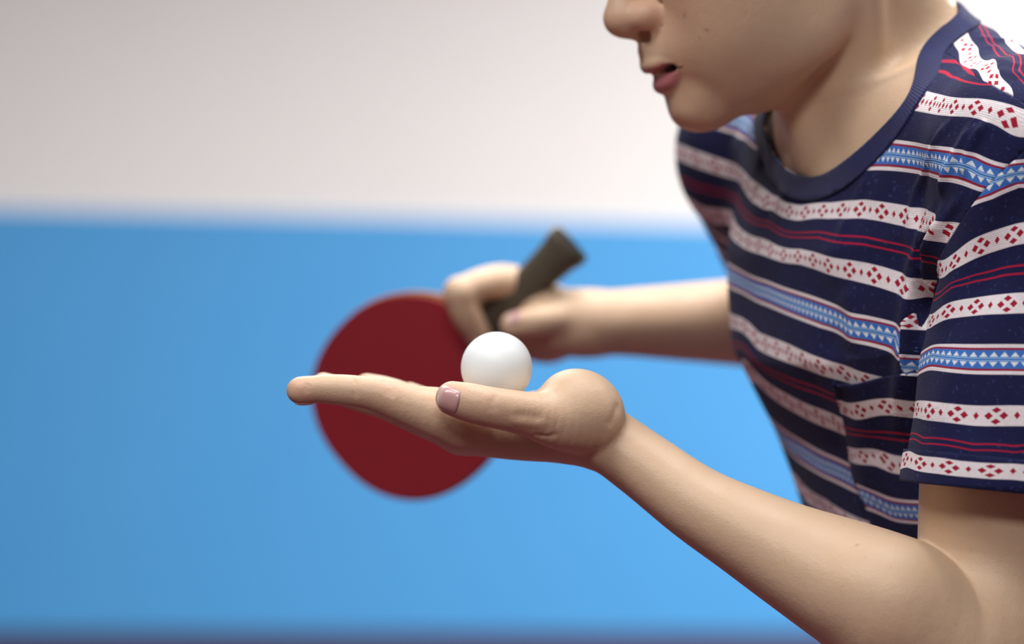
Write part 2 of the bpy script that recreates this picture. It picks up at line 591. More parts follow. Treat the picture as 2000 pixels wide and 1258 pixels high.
# ------------------------------------------------------------------ the hall
def box(name, x0, x1, y0, y1, z0, z1, mat, parent=None, smooth=False):
    v = np.array([(x, y, z) for x in (x0, x1) for y in (y0, y1) for z in (z0, z1)]) * 1000.0
    f = [(0, 1, 3, 2), (4, 6, 7, 5), (0, 4, 5, 1), (2, 3, 7, 6), (0, 2, 6, 4), (1, 5, 7, 3)]
    return mesh_obj(name, v, f, mat, parent, smooth)

YW = 8.75                 # distance of the end wall on the view axis
WYAW = math.radians(7.0)  # the wall recedes to the right
def wall_pts(o):
    c, s = math.cos(WYAW), math.sin(WYAW)
    v = np.empty(len(o.data.vertices) * 3, np.float32); o.data.vertices.foreach_get('co', v); v = v.reshape(-1, 3)
    x, y = v[:, 0].copy(), v[:, 1].copy() - YW
    v[:, 0] = x * c - y * s; v[:, 1] = x * s + y * c + YW
    o.data.vertices.foreach_set('co', v.ravel()); o.data.update()

tag(box('floor', -5.2, 6.2, -4.5, 10.2, -0.1, 0.0, FLOORM), kind='structure')
tag(box('ceiling', -5.2, 6.2, -4.5, 10.2, CEIL, CEIL + 0.1, CEILM), kind='structure')
tag(box('wall_left', -5.3, -5.2, -4.5, 10.2, 0, CEIL, WALLS), kind='structure')
tag(box('wall_right', 6.2, 6.3, -4.5, 10.2, 0, CEIL, WALLS), kind='structure')
wb = tag(box('wall_back', -5.15, 6.15, YW + 0.02, YW + 0.14, 0, CEIL, WALLW), kind='structure')
wall_pts(wb)
dado = box('painted_dado', -5.15, 6.15, YW, YW + 0.019, 0.0, 1.485, WALLB)
wall_pts(dado); attach(dado, wb)
dado['label'] = 'blue lower part of the wall'

for i, (x, y, sx, sy, w) in enumerate(PANELS):
    e = empty('ceiling_light', (x, y, CEIL - 0.07))
    tag(e, 'white flat light panel on the hall ceiling', 'light', 'ceiling light panels')
    t = 0.03
    box('housing', x - sx / 2 - t, x + sx / 2 + t, y - sy / 2 - t, y + sy / 2 + t, CEIL - 0.07, CEIL, METAL, e)

# ------------------------------------------------------------------ the person: skeleton (mm)
Zv = np.array([0, 0, 1.0])
S_L = P(2005, 290, 1316)            # near (left) shoulder joint
S_R = P(1476, 295, 1618)            # far (right) shoulder joint
Lx = unit((S_R - S_L) * [1, 1, 0])  # towards the person's right
Nx = unit(np.cross(Zv, Lx)); Nx = Nx if Nx[0] < 0 else -Nx   # chest direction, horizontal
LEAN = math.radians(26)
UP = math.cos(LEAN) * Zv + math.sin(LEAN) * Nx      # up along the trunk
FW = math.cos(LEAN) * Nx - math.sin(LEAN) * Zv      # out of the chest
M = (S_L + S_R) / 2
def T(l, f, t):
    """trunk frame: l to the person's right, f forward, t down from the shoulder line"""
    return M + Lx * l + FW * f - UP * t

# trunk cross-sections: t, half width, half depth, forward offset
SEC = np.array([
    (-60, 58, 42, -16), (-30, 86, 52, -10), (-5, 106, 60, -4), (30, 138, 80, 1), (90, 153, 98, 5), (150, 151, 95, 2),
    (220, 146, 97, 5), (300, 141, 99, 8), (380, 144, 98, 0), (450, 156, 106, -6), (530, 158, 110, -10)], float)
def loft(F_, inflate, k, t0=-60, t1=530, sec=SEC):
    t_, a_, b_, o_ = sec.T
    M32 = M.astype(np.float32)
    Lf, Ff, Uf = Lx.astype(np.float32), FW.astype(np.float32), UP.astype(np.float32)
    def fn(p):
        q = p - M32
        l, f, t = q @ Lf, q @ Ff, -(q @ Uf)
        tc = np.clip(t, t0, t1)
        a = np.interp(tc, t_, a_) + inflate; b = np.interp(tc, t_, b_) + inflate; o = np.interp(tc, t_, o_)
        x, y = l / a, (f - o) / b
        k0 = (np.abs(x) ** 2.3 + np.abs(y) ** 2.3) ** (1 / 2.3)
        k1 = np.sqrt((x / a) ** 2 + (y / b) ** 2) / np.maximum(np.sqrt(x * x + y * y), 1e-6)
        d = (k0 - 1) / np.maximum(k1, 1e-6)
        e = np.maximum(t0 - t, t - t1)
        return np.where(e > 0, np.sqrt(np.maximum(d, 0) ** 2 + e * e), d).astype(np.float32)
    F_.add(fn, T(0, 0, 240), 480, k)

# head frame
HP, HY = math.radians(21), math.radians(13)
hh_ = np.array([-math.cos(HY), -math.sin(HY), 0])
HF = math.cos(HP) * hh_ - math.sin(HP) * Zv
HU = math.sin(HP) * hh_ + math.cos(HP) * Zv
HL = np.cross(HU, HF); HL = HL if HL[1] < 0 else -HL     # person's left, towards the camera
H0 = P(1188, 52, 1418) - (HF * 125 + HU * -8)            # origin between the ears
def Hd(x, f, u): return H0 + HL * x + HF * f + HU * u
HAX = (HL, HF, HU)

# arms
E_L = P(1905, 1240, 1288)
W_L = P(1168, 845, 1352)
E_R = P(1640, 640, 1850)
W_R = P(1150, 632, 1765)

HB = 2.3     # grid step of the body surface, mm
body = Field()
B = body
# --- trunk, neck
loft(B, 0, 44, -45)
B.chain([T(70, -12, 6), S_R - UP * 6], [42, 45], 30)
B.chain([T(-70, -12, 6), S_L - UP * 6], [42, 45], 30)
NB = M + UP * 32 + FW * 4
B.chain([Hd(0, -12, -10), Hd(0, -14, -52) * 0.6 + (NB - FW * 4) * 0.4, NB - UP * 24 - FW * 8], [46, 47, 54], 22)
for s in (-1, 1):
    B.chain([Hd(s * 20, -40, -30), M - Lx * s * 30 + Zv * 50 - Nx * 26, M - Lx * s * 70 + Zv * 30 - Nx * 28, M - Lx * s * 125 + Zv * 4 - Nx * 22], [22, 26, 25, 24], 30)   # trapezius
    B.chain([Hd(s * 58, -14, -22), (Hd(s * 52, 0, -60) + M - Lx * s * 30 + Nx * 30 + Zv * 30) / 2, M - Lx * s * 14 + Nx * 44 - Zv * 8], [11, 12, 8], 14)  # neck muscle
B.chain([Hd(0, 20, -62), P(1592, 250, 1440), P(1628, 345, 1428)], [12, 12, 10], 16)     # throat
# --- head (a field of its own, so that the jaw keeps its edge over the neck)
HH = Field()
HH.ell(Hd(0, -2, 46), (76, 94, 84), HAX, 20)
HH.ell(Hd(0, 42, -4), (62, 56, 72), HAX, 20)
HH.ell(Hd(0, 48, -44), (47, 46, 42), HAX, 18)
for s in (-1, 1):
    HH.chain([Hd(s * 56, 2, -10), Hd(s * 50, 12, -48), Hd(s * 34, 52, -60), Hd(s * 10, 84, -68)], [14, 13, 12, 13], 16)   # jaw bone
    HH.ell(Hd(s * 40, 62, -8), (24, 24, 22), HAX, 22)     # cheek
    HH.ell(Hd(s * 30, 70, -38), (20, 22, 26), HAX, 18)
    HH.ell(Hd(s * 42, 40, -30), (20, 36, 28), HAX, 22)
HH.ell(Hd(0, 88, -69.5), (18, 16.5, 12.5), HAX, 14)             # chin
HH.ell(Hd(0, 77, -36), (32, 32, 26), HAX, 14)             # muzzle
HH.chain([Hd(0, 101.5, -18), Hd(0, 102, -32)], [9.5, 9.5], 10)
HH.chain([Hd(0, 90, 44), Hd(0, 99, 26), Hd(0, 110, 6), Hd(0, 115, -5)], [10, 8, 8.5, 10], 12)   # nose bridge
HH.ell(Hd(0, 114, -7), (11.5, 11, 10), HAX, 6)            # nose tip
for s in (-1, 1):
    HH.ell(Hd(s * 12.5, 103, -9.5), (7.5, 11.5, 8.5), HAX, 5)      # nostril wings
    HH.chain([Hd(s * 16.5, 94, -4), Hd(s * 19.5, 92, -12), Hd(s * 17, 96, -19)], [1.0, 1.2, 0.9], 5, 's', 3)
    HH.chain([Hd(s * 6.5, 108, -22), Hd(s * 7, 104, -12)], [3.4, 2.8], 4, 's', 1)
    HH.chain([Hd(0, 96, 50) + HL * s * 10, Hd(s * 30, 92, 50), Hd(s * 52, 72, 44)], [8, 8, 7], 12)  # brow
    HH.ell(Hd(s * 31, 98, 31), (17, 13, 10), HAX, 12, 's')          # eye socket
    HH.ell(Hd(s * 31, 78, 31), (16, 12, 12), HAX, 5)                # lids
    HH.ell(Hd(s * 31, 91, 30), (11, 7, 3.6), HAX, 2, 's')           # eye slit
    ea = (unit(HL * s + HF * 0.35), unit(HF - HL * s * 0.35), HU)
    HH.ell(Hd(s * 80, -12, 8), (5, 17, 31), ea, 6)                  # ear
    HH.ell(Hd(s * 86, -8, 10), (5, 9, 17), ea, 4, 's')
# lips
HH.chain([Hd(-25, 92, -41.5), Hd(-12, 105, -38.5), Hd(-4, 109.0, -37.4), Hd(0, 108.8, -38.0), Hd(4, 109.0, -37.4), Hd(12, 105, -38.5), Hd(25, 92, -41.5)],
        [2.2, 3.9, 4.4, 4.3, 4.4, 3.9, 2.2], 2.5)
HH.chain([Hd(-23, 92, -45.0), Hd(-12, 101.5, -49.8), Hd(0, 105, -50.8), Hd(12, 101.5, -49.8), Hd(23, 92, -45.0)],
        [2.2, 4.6, 5.4, 4.6, 2.2], 2.5)
HH.chain([Hd(-14, 86, -60), Hd(0, 90, -61), Hd(14, 86, -60)], [10, 10, 10], 10)
HH.chain([Hd(-27, 92.5, -42.4), Hd(-14, 105.5, -43.2), Hd(0, 110.5, -43.8), Hd(14, 105.5, -43.2), Hd(27, 92.5, -42.4)], [0.8, 3.2, 1.5, 3.2, 0.8], 1.2, 's')
HH.chain([Hd(-22, 91, -42.5), Hd(0, 102, -43.2), Hd(22, 91, -42.5)], [3.4, 3.6, 3.4], 2.0, 's')
HH.ell(Hd(0, 90, -43), (19, 12, 5), HAX, 2, 's')
HH.chain([Hd(0, 113.5, -24), Hd(0, 112.5, -32)], [1.6, 1.6], 4, 's', 1)     # philtrum

B.add(lambda p: HH.full(p.reshape(-1, 3)).reshape(p.shape[:-1]), Hd(0, 10, 15), 165, 7)

# --- near (left) arm
wL = unit(np.cross(E_L - W_L, np.cross(Zv, E_L - W_L)))
side = unit(np.cross(E_L - W_L, Zv)); side = side if side[1] > 0 else -side
B.chain([P(1150, 838, 1353), W_L, P(1262, 912, 1344), P(1361, 984, 1334), P(1460, 1040, 1326), P(1550, 1088, 1319), P(1672, 1148, 1306), P(1746, 1184, 1297)],
        [17, 17.6, 18.7, 20.8, 24.4, 28.6, 35.0, 38], 9, n=10, flat=(side, 0.78))
B.ell(P(1742, 1158, 1278), (34, 25, 26), None, 12)
U1, U2 = P(1990, 560, 1312), P(1960, 890, 1308)
AX_L = unit(U1 - U2)
B.chain([E_L + np.array([10, 20, -4]), P(1948, 1060, 1316), U2, P(1978, 720, 1308), U1, S_L],
        [38, 43, 44, 43, 39, 41], 1.6)
B.ell(E_L + np.array([20, 18, -24]), (22, 24, 22), None, 18)
B.chain([P(1780, 1244, 1290), P(1860, 1266, 1288), P(1930, 1280, 1296)], [29, 34, 33], 22)
# --- left hand, palm up
def fing(pts, rad, k=5): B.chain(pts, rad, k, n=4)
# metacarpals / palm slab
for (a, b, ra, rb) in (((1148, 848, 1348), (903, 833, 1345), 14.5, 14.0), ((1146, 850, 1360), (902, 836, 1360), 14.5, 14.2),
                       ((1144, 850, 1378), (915, 836, 1381), 14.5, 13.5), ((1140, 846, 1394), (935, 828, 1402), 13.5, 12.5)):
    mid = tuple((np.array(a) + np.array(b)) / 2 + np.array([0, 6, 0]))
    fing([P(*a), P(*mid), P(*b)], [ra, (ra + rb) / 2 - 0.6, rb], 11)
# fingers
fing([P(905, 830, 1339), P(840, 806, 1337), P(754, 777, 1335), P(712, 767, 1334), P(668, 762, 1334), P(628, 760, 1334), P(589, 763, 1334)],
     [14.0, 13.0, 10.2, 9.0, 8.6, 7.9, 6.9], 6)
B.ell(P(590, 763, 1334), (8.0, 6.6, 6.6), None, 4)
fing([P(905, 836, 1359), P(840, 815, 1362), P(755, 786, 1374), P(700, 772, 1384), P(664, 762, 1390), P(632, 751, 1396)],
     [14.0, 12.5, 10.0, 9.0, 8.0, 6.8], 5)
fing([P(918, 836, 1380), P(855, 815, 1386), P(790, 780, 1402), P(752, 763, 1414), P(716, 752, 1428)],
     [13.4, 11.5, 9.6, 8.2, 6.8], 5)
fing([P(938, 828, 1401), P(890, 808, 1410), P(840, 788, 1428), P(800, 768, 1442)],
     [12.4, 10, 8.4, 6.4], 5)
B.ell(P(858, 802, 1350), (15, 20, 12), None, 9)          # pads at the finger roots
B.ell(P(880, 800, 1382), (14, 22, 11), None, 9)
# thumb
fing([P(1150, 818, 1336), P(1095, 822, 1326), P(1040, 811, 1318), P(1000, 803, 1314), P(955, 795, 1311), P(915, 786, 1311), P(884, 778, 1312)],
     [20, 16.0, 12.6, 11.5, 11.0, 10.6, 9.3], 2.5)
B.ell(P(1124, 790, 1340), (21.5, 24, 19.8), None, 10)    # ball of the thumb
B.ell(P(1064, 808, 1340), (22, 18, 12), None, 5)
B.ell(P(1090, 812, 1392), (34, 18, 15), None, 14)        # heel of the hand
# --- far (right) arm and hand
sideR = Zv
B.chain([S_R, S_R * 0.5 + E_R * 0.5, E_R], [48, 44, 38], 14)
B.chain([E_R, P(1560, 634, 1838), P(1450, 630, 1820), P(1330, 630, 1798), P(1230, 630, 1780), W_R], [37, 37, 33, 28.5, 25, 23], 12)
B.chain([W_R, P(1090, 628, 1768), P(1035, 600, 1778)], [23, 25, 22], 10)
B.ell(P(1066, 650, 1790), (28, 24, 23), None, 10)
fing([P(1040, 572, 1775), P(985, 551, 1764), P(938, 556, 1752), P(900, 573, 1745)], [16, 13, 11.5, 11], 7)
fing([P(897, 573, 1745), P(912, 616, 1750), P(938, 662, 1760)], [12, 11, 9.0], 3)
fing([P(1010, 575, 1785), P(945, 585, 1782), P(930, 625, 1785)], [14, 13, 11], 6)
fing([P(1124, 614, 1762), P(1086, 622, 1748), P(1046, 628, 1741), P(1004, 636, 1744)], [14.5, 12.2, 10.8, 9.6], 5)
for j, (dy, dz) in enumerate(((0, 0), (14, 10), (28, 16))):
    fing([P(1035 + dy * 0.6, 590 + dy * 1.6, 1800 + dz), P(985 + dy * 0.7, 650 + dy * 1.2, 1822 + dz), P(960 + dy * 0.5, 700 + dy, 1818 + dz)], [13, 11.5, 9], 5)

lo = np.array([-160.0, 1180.0, 680.0]); hi = np.array([480.0, 1920.0, 1460.0])
BV, BQ = surface(body, lo, hi, HB, 1)
BT = q2t(BQ)
# finer mesh on the open hand, the elbow bend and the mouth and nose
def marks(V):
    x, y = pix(V)
    q = V - H0
    face = (q @ HF > 78) & (q @ HU < 6) & (q @ HU > -66) & (np.abs(q @ HL) < 34)
    return ((x < 1215) & (V[:, 1] < 1420) & (V[:, 2] < 1140)) | face | ((x > 1780) & (x < 1920) & (y > 1010) & (y < 1230) & (V[:, 1] < 1300))
BV, BT = refine(BV, BT, marks(BV), body)
# skin creases and small folds, drawn where the photo shows them: (pixels, height mm, width mm)
_b = bvh_of(BV, BT); _n = vnormals(BV, BT)
CREASES = [([(692, 739), (694, 752), (694, 766), (692, 778)], -0.45, 0.9),
           ([(757, 745), (758, 760), (757, 776)], -0.35, 0.9), ([(766, 748), (768, 764), (766, 780)], -0.35, 0.9),
           ([(603, 748), (599, 758), (600, 768)], -0.4, 1.2),
           ([(968, 768), (966, 780), (967, 793), (972, 806)], -0.5, 1.0), ([(960, 778), (957, 792), (962, 806)], -0.4, 0.9),
           ([(1000, 812), (1030, 813), (1062, 818)], -0.6, 2.0), ([(990, 822), (1030, 826), (1070, 829)], 0.8, 2.0),
           ([(1040, 848), (1070, 853), (1092, 846)], -0.8, 1.2),
           ([(1208, 786), (1200, 812), (1186, 836)], -0.8, 2.0)]
_d = np.zeros(len(BV))
for pl, amp, wid in CREASES:
    pts = [p for p in (cast(_b, *q) for q in pl) if p is not None]
    c = catmull(pts, 8); cm = c.mean(0)
    near = np.where(((BV - cm) ** 2).sum(1) < (np.linalg.norm(c - cm, axis=1).max() + 4 * wid) ** 2)[0]
    dd = np.linalg.norm(BV[near][:, None] - c[None], axis=-1)
    tt = dd.argmin(1) / (len(c) - 1)
    _d[near] += amp * np.clip(np.minimum(tt, 1 - tt) * 5 + 0.1, 0, 1) * np.exp(-0.5 * (dd.min(1) / wid) ** 2)
BV = (BV + _n * _d[:, None]).astype(np.float32)

# ------------------------------------------------------------------ person root and body mesh
hipc = T(0, -10, 500)
person = empty('person', tuple(np.array([hipc[0], hipc[1], 0]) * 0.001))
tag(person, 'person in a navy patterned t-shirt leaning forward to serve, white ball on open palm', 'person')
skin = mesh_obj('body', BV, BT, SKIN, person)
def local_head(V):
    q = V - H0
    return q @ HL, q @ HF, q @ HU
hx, hf, hu = local_head(BV)
def near_curve(pts, r0, r1):
    c = catmull(pts, 8)
    d = np.full(len(BV), 1e3)
    m = (np.abs(hx) < 60) & (hf > 60) & (np.abs(hu) < 90)
    q = BV[m]
    dm = np.min(np.linalg.norm(q[:, None] - c[None], axis=-1), 1)
    d[m] = dm
    return np.clip((r1 - d) / (r1 - r0), 0, 1)
lipm = np.maximum(near_curve([Hd(-24, 92, -42.0), Hd(-12, 105, -39.5), Hd(0, 109.5, -39.2), Hd(12, 105, -39.5), Hd(24, 92, -42.0)], 3.6, 5.0),
                  near_curve([Hd(-22, 92, -45.0), Hd(-12, 102, -49.4), Hd(0, 106, -50.2), Hd(12, 102, -49.4), Hd(22, 92, -45.0)], 4.8, 6.4))
set_attr(skin, 'mouth', near_curve([Hd(-25, 91.5, -42.4), Hd(-13, 98.5, -43.0), Hd(0, 102, -43.5), Hd(13, 98.5, -43.0), Hd(25, 91.5, -42.4)], 4.2, 5.2))
set_attr(skin, 'lips', lipm)
bl = np.zeros(len(BV))
def blob(c, r):
    return np.exp(-((BV - c) ** 2).sum(1) / (2 * r * r))
for c, r in ((Hd(0, 118, -8), 9), (Hd(14, 106, -12), 8), (Hd(34, 84, -12), 16), (Hd(0, 100, -80), 12), (Hd(22, 94, -46), 9)): bl += 0.55 * blob(c, r)
for c in ((590, 763, 1334), (632, 751, 1396), (716, 752, 1428), (884, 778, 1312)): bl += 0.8 * blob(P(*c), 7)
for c in ((754, 780, 1330), (905, 850, 1335), (960, 800, 1305), (1040, 825, 1310)): bl += 0.35 * blob(P(*c), 9)
set_attr(skin, 'blush', np.clip(bl, 0, 1))
BBVH = bvh_of(BV, BT)
mo = np.zeros(len(BV))
for (x, y, r) in ((1336, 32, 0.8), (1367, 75, 0.7), (1383, 152, 0.6), (1672, 1064, 0.7), (1610, 1024, 0.7), (1380, 60, 0.8)):
    p = cast(BBVH, x, y)
    if p is not None: mo = np.maximum(mo, np.clip(2.0 - np.linalg.norm(BV - p, axis=1) / r, 0, 1))
set_attr(skin, 'mole', mo)

# fingernails: thin curved plates lying on the finger ends
def nail(center, axis, normal, w, l, name='fingernail'):
    axis = unit(axis); normal = unit(np.asarray(normal) - axis * np.dot(normal, axis)); lat = np.cross(axis, normal)
    nu, nv = 9, 9
    top, ok = [], True
    for i in range(nu):
        for j in range(nv):
            a = (i / (nu - 1) * 2 - 1); b = (j / (nv - 1) * 2 - 1)
            # rounded rectangle
            a2 = a * math.sqrt(max(0, 1 - 0.22 * b * b)); b2 = b * math.sqrt(max(0, 1 - 0.28 * a * a))
            p = np.asarray(center) + lat * (a2 * w / 2) + axis * (b2 * l / 2) + normal * 25
            hit = BBVH.ray_cast(Vector(p), Vector(-normal), 60)
            if hit[0] is None: return None
            edge = max(abs(a), abs(b))
            lift = 0.55 if edge < 0.9 else 0.12
            if b > 0.9: lift = 0.7
            top.append(np.array(hit[0]) + normal * lift)
    top = np.array(top)
    f = [(i * nv + j, (i + 1) * nv + j, (i + 1) * nv + j + 1, i * nv + j + 1) for i in range(nu - 1) for j in range(nv - 1)]
    f = np.array(f)
    n = np.cross(top[f[0, 1]] - top[f[0, 0]], top[f[0, 2]] - top[f[0, 0]])
    if np.dot(n, normal) < 0: f = f[:, ::-1]
    o = mesh_obj(name, top, f, NAIL, person)
    fe = np.tile(np.clip((np.linspace(-1, 1, nv) - 0.72) * 12, 0, 1), nu)
    set_attr(o, 'free_edge', fe)
    md = o.modifiers.new('thickness', 'SOLIDIFY'); md.thickness = 0.0009; md.offset = -1
    return o
toc = np.array([0, -1.0, 0])
nail(P(880, 778, 1312), P(884, 778, 1312) - P(915, 786, 1311), toc + np.array([-0.12, 0, -0.10]), 14.2, 13.0)
dn = np.array([0, 0.15, -1.0])
nail(P(592, 763, 1334), P(589, 763, 1334) - P(628, 760, 1334), dn, 9, 10)
nail(P(640, 753, 1395), P(632, 751, 1396) - P(664, 762, 1390), dn, 9, 10)
nail(P(724, 754, 1426), P(716, 752, 1428) - P(752, 763, 1414), dn, 9, 10)
nail(P(806, 770, 1440), P(800, 768, 1442) - P(840, 788, 1428), dn, 8, 8)
nail(P(936, 656, 1760), P(940, 664, 1762) - P(912, 618, 1750), np.array([-0.6, -0.8, 0]), 9, 10)
nail(P(1012, 634, 1744), P(1004, 636, 1744) - P(1046, 628, 1741), np.array([0, -0.8, 0.6]), 11, 11)

# eyes
for s in (-1, 1):
    c = Hd(s * 31, 79, 30.5)
    n1, n2 = 16, 24
    vs_, fs_ = [], []
    for i in range(n1 + 1):
        for j in range(n2):
            th, ph = math.pi * i / n1, 2 * math.pi * j / n2
            vs_.append(c + 11.6 * (HF * math.cos(th) + math.sin(th) * (HL * math.cos(ph) + HU * math.sin(ph))))
    for i in range(n1):
        for j in range(n2):
            fs_.append((i * n2 + j, i * n2 + (j + 1) % n2, (i + 1) * n2 + (j + 1) % n2, (i + 1) * n2 + j))
    e = mesh_obj('eye', vs_, fs_, EYE, person)
    iv = [c + HF * 11.9] + [c + HF * 11.0 + 5.2 * (HL * math.cos(a) + HU * math.sin(a)) for a in np.linspace(0, 2 * math.pi, 24, endpoint=False)]
    it = [(0, 1 + i, 1 + (i + 1) % 24) for i in range(24)]
    mesh_obj('iris', iv, it, IRIS, e)

# hair: a cap of combed locks
hf_ = Field()
hf_.ell(Hd(0, -6, 54), (82, 100, 88), HAX, 8)
rnd = random.Random(4)
for i in range(90):
    a = rnd.uniform(0, 2 * math.pi); el = rnd.uniform(0.05, 1.5)
    d0 = np.array([math.cos(a) * math.cos(el), math.sin(a) * math.cos(el), math.sin(el)])
    p0 = Hd(d0[0] * 80, -6 + d0[1] * 98, 54 + d0[2] * 88)
    d1 = unit(d0 + np.array([rnd.uniform(-.2, .2), 0.25, -0.45]))
    p1 = Hd(d1[0] * 83, -6 + d1[1] * 101, 54 + d1[2] * 90)
    hf_.chain([p0, (p0 + p1) / 2 + unit(p0 + p1 - 2 * Hd(0, -6, 54)) * 3, p1], [6, 7, 2.5], 3, n=2)
hf_.ell(Hd(0, 88, 4), (74, 66, 58), HAX, 6, 's')      # face opening
hf_.ell(Hd(0, 10, -60), (130, 80, 68), HAX, 6, 's')
HVv, HQ = surface(hf_, H0 - 170, H0 + 190, 4.0, 1)
mesh_obj('hair', HVv, HQ, HAIR, person)
for s in (-1, 1):
    ebf = Field()
    ebf.chain([Hd(s * 14, 104, 48), Hd(s * 30, 101.5, 53), Hd(s * 48, 84, 50)], [2.6, 3.4, 1.6], 2, flat=(HU, 0.7))
    ev_, eq_ = surface(ebf, Hd(s * 31, 95, 50) - 40, Hd(s * 31, 95, 50) + 40, 1.6, 1)
    mesh_obj('eyebrow', ev_, eq_, HAIR, person)

# ------------------------------------------------------------------ the t-shirt
SH = Field()
loft(SH, 9, 30)
for s, S in ((-1, S_L), (1, S_R)):
    SH.chain([T(s * 70, -12, 6), S - UP * 5], [49, 54 if s < 0 else 51], 30)
    SH.chain([M + Lx * s * 42 + Zv * 38 - Nx * 28, M + Lx * s * 70 + Zv * 30 - Nx * 28, M + Lx * s * 125 + Zv * 4 - Nx * 22], [31, 31, 29], 26)
SH.chain([T(-8, -14, -120), T(-8, -12, -40)], [50, 56], 22)
SLV_L = [S_L - AX_L * 4, U1 + [4, 4, 0], P(1982, 710, 1308), P(1963, 890, 1302), P(1952, 1010, 1300)]
SLV_LR = [52, 49.5, 50, 51.8, 52.3]
AX_R = unit(S_R - E_R)
SLV_R = [S_R, S_R - AX_R * 100, S_R - AX_R * 200]
SLV_RR = [52, 55, 54]
SH.chain(SLV_L, SLV_LR, 9)
SH.chain(SLV_R, SLV_RR, 12)
slo = np.minimum.reduce([S_L, S_R, T(0, 0, 520)]) - [190, 190, 60]
shi = np.maximum.reduce([S_L, S_R, T(0, 0, 520)]) + [190, 200, 160]
slo[2] = T(0, 0, 500)[2] - 60
SV, SQ = surface(SH, slo, shi, 3.1, 1)
STr = q2t(SQ)
_x, _y = pix(SV)
SV, STr = refine(SV, STr, (_x > 1640) & (_y < 900) & (SV[:, 1] < 1430), SH)      # finer where the pleats are
SN = vnormals(SV, STr)
sb = bvh_of(SV, STr)

# folds: pixel polylines laid on the cloth, (points, height mm, width mm)
FOLDS = [
    ([(1826, 395), (1808, 470), (1792, 540), (1781, 600), (1773, 680), (1764, 760), (1760, 850)], 7.5, 4.4),
    ([(1850, 400), (1832, 470), (1820, 530), (1813, 590)], 6.5, 3.8),
    ([(1806, 520), (1797, 590), (1792, 650), (1790, 720)], -7.0, 3.6),
    ([(1835, 520), (1812, 600), (1803, 680)], -5.0, 4.2),
    ([(1865, 225), (1820, 288), (1802, 342), (1788, 391), (1775, 517)], 3.0, 2.4),
    ([(1905, 234), (1874, 288), (1847, 342), (1836, 385)], 3.2, 2.4),
    ([(1932, 234), (1894, 288), (1880, 350)], 3.0, 2.2),
    ([(1957, 250), (1925, 302)], 2.4, 2.2),
    ([(1856, 396), (1820, 450), (1786, 508), (1772, 545)], 2.6, 2.2),
    ([(1885, 375), (1840, 450), (1822, 517)], 3.0, 2.4),
    ([(1707, 342), (1676, 387), (1635, 472)], 1.6, 3.0),
    ([(1890, 52), (1925, 58), (1960, 66)], 1.0, 2.6), ([(1902, 74), (1945, 80), (1990, 90)], 1.1, 2.6),
    ([(1915, 92), (1955, 100), (1998, 110)], 1.1, 2.6), ([(1932, 114), (1965, 120), (1998, 130)], 1.1, 2.6), ([(1945, 138), (1972, 142), (1998, 150)], 1.0, 2.6),
    ([(1838, 260), (1806, 330), (1780, 420)], -1.6, 4.0),
    ([(1785, 250), (1740, 340), (1705, 420), (1685, 520)], 1.6, 7.0),
    ([(1440, 255), (1446, 310), (1470, 370), (1500, 420)], 3.2, 7.0),
    ([(1482, 300), (1496, 350), (1525, 395)], -2.6, 6.0),
    ([(1690, 395), (1640, 480), (1610, 560)], 1.5, 8.0),
    ([(1650, 560), (1668, 620), (1660, 690)], 3.0, 6.0),
    ([(1600, 650), (1640, 700), (1650, 780)], -2.5, 7.0),
    ([(1560, 700), (1610, 800), (1650, 900), (1690, 980)], -2.0, 10.0),
    # sleeve
    ([(1985, 260), (1930, 400), (1880, 520), (1830, 650)], 2.4, 8.0),
    ([(2000, 330), (1955, 480), (1905, 590), (1840, 680)], -1.8, 8.0),
    ([(1990, 560), (1930, 640), (1850, 760), (1810, 840)], 1.8, 9.0),
    ([(1985, 780), (1900, 770), (1830, 800)], 1.0, 10.0),
]
disp = np.zeros(len(SV))
for pl, amp, wid in FOLDS:
    pts = [cast(sb, *q) for q in pl]
    pts = [p for p in pts if p is not None]
    if len(pts) < 2: continue
    c = catmull(pts, 10)
    near = np.where(((SV - c.mean(0)) ** 2).sum(1) < (np.linalg.norm(c - c.mean(0), axis=1).max() + 4 * wid) ** 2)[0]
    dd = np.linalg.norm(SV[near][:, None] - c[None], axis=-1)
    j = dd.argmin(1); dm = dd.min(1)
    tt = j / (len(c) - 1)
    fade = np.clip(np.minimum(tt, 1 - tt) * 5 + 0.05, 0, 1)
    disp[near] += amp * fade * np.exp(-0.5 * (dm / wid) ** 2)
# small irregular sag everywhere
ph = SV @ np.array([0.031, 0.022, 0.017]) ; ph2 = SV @ np.array([0.012, -0.045, 0.05])
disp += 0.7 * np.sin(ph * 2.1 + 1.3 * np.sin(ph2)) + 0.5 * np.sin(ph2 * 1.7 + ph)
SV = (SV + SN * disp[:, None]).astype(np.float32)
sb = bvh_of(SV, STr)

# --- neckline: depth down the trunk for each direction around the neck (0 = front, minus = near side)
RIM_A = np.radians([-180, -140, -110, -92, -77, -67, -45, -24, 0, 20, 48, 70, 92, 110, 140, 180])
RIM_T = np.array([-66, -64, -60, -55, -43, -28, -14, -6, -10, -19, -37, -48, -56, -60, -64, -66.0])
_ga = np.linspace(-math.pi, math.pi, 361)
_gt = np.interp(_ga, RIM_A, RIM_T)
_k = np.exp(-0.5 * (np.arange(-20, 21) / 8.0) ** 2); _k /= _k.sum()
_gt = np.convolve(np.concatenate([_gt[-21:-1], _gt, _gt[1:21]]), _k, 'valid')
def rim(a): return np.interp(a, _ga, _gt)
def polar(p):
    q = p - T(-8, -5, 0)
    l, f = q @ Lx, q @ FW
    return np.arctan2(l, f), np.hypot(l, f)
def neck_field(V):
    a, r = polar(V)
    return np.where(r < 125, rim(a) + (V - M) @ UP, -20)        # >0 inside the hole
g = neck_field(SV)
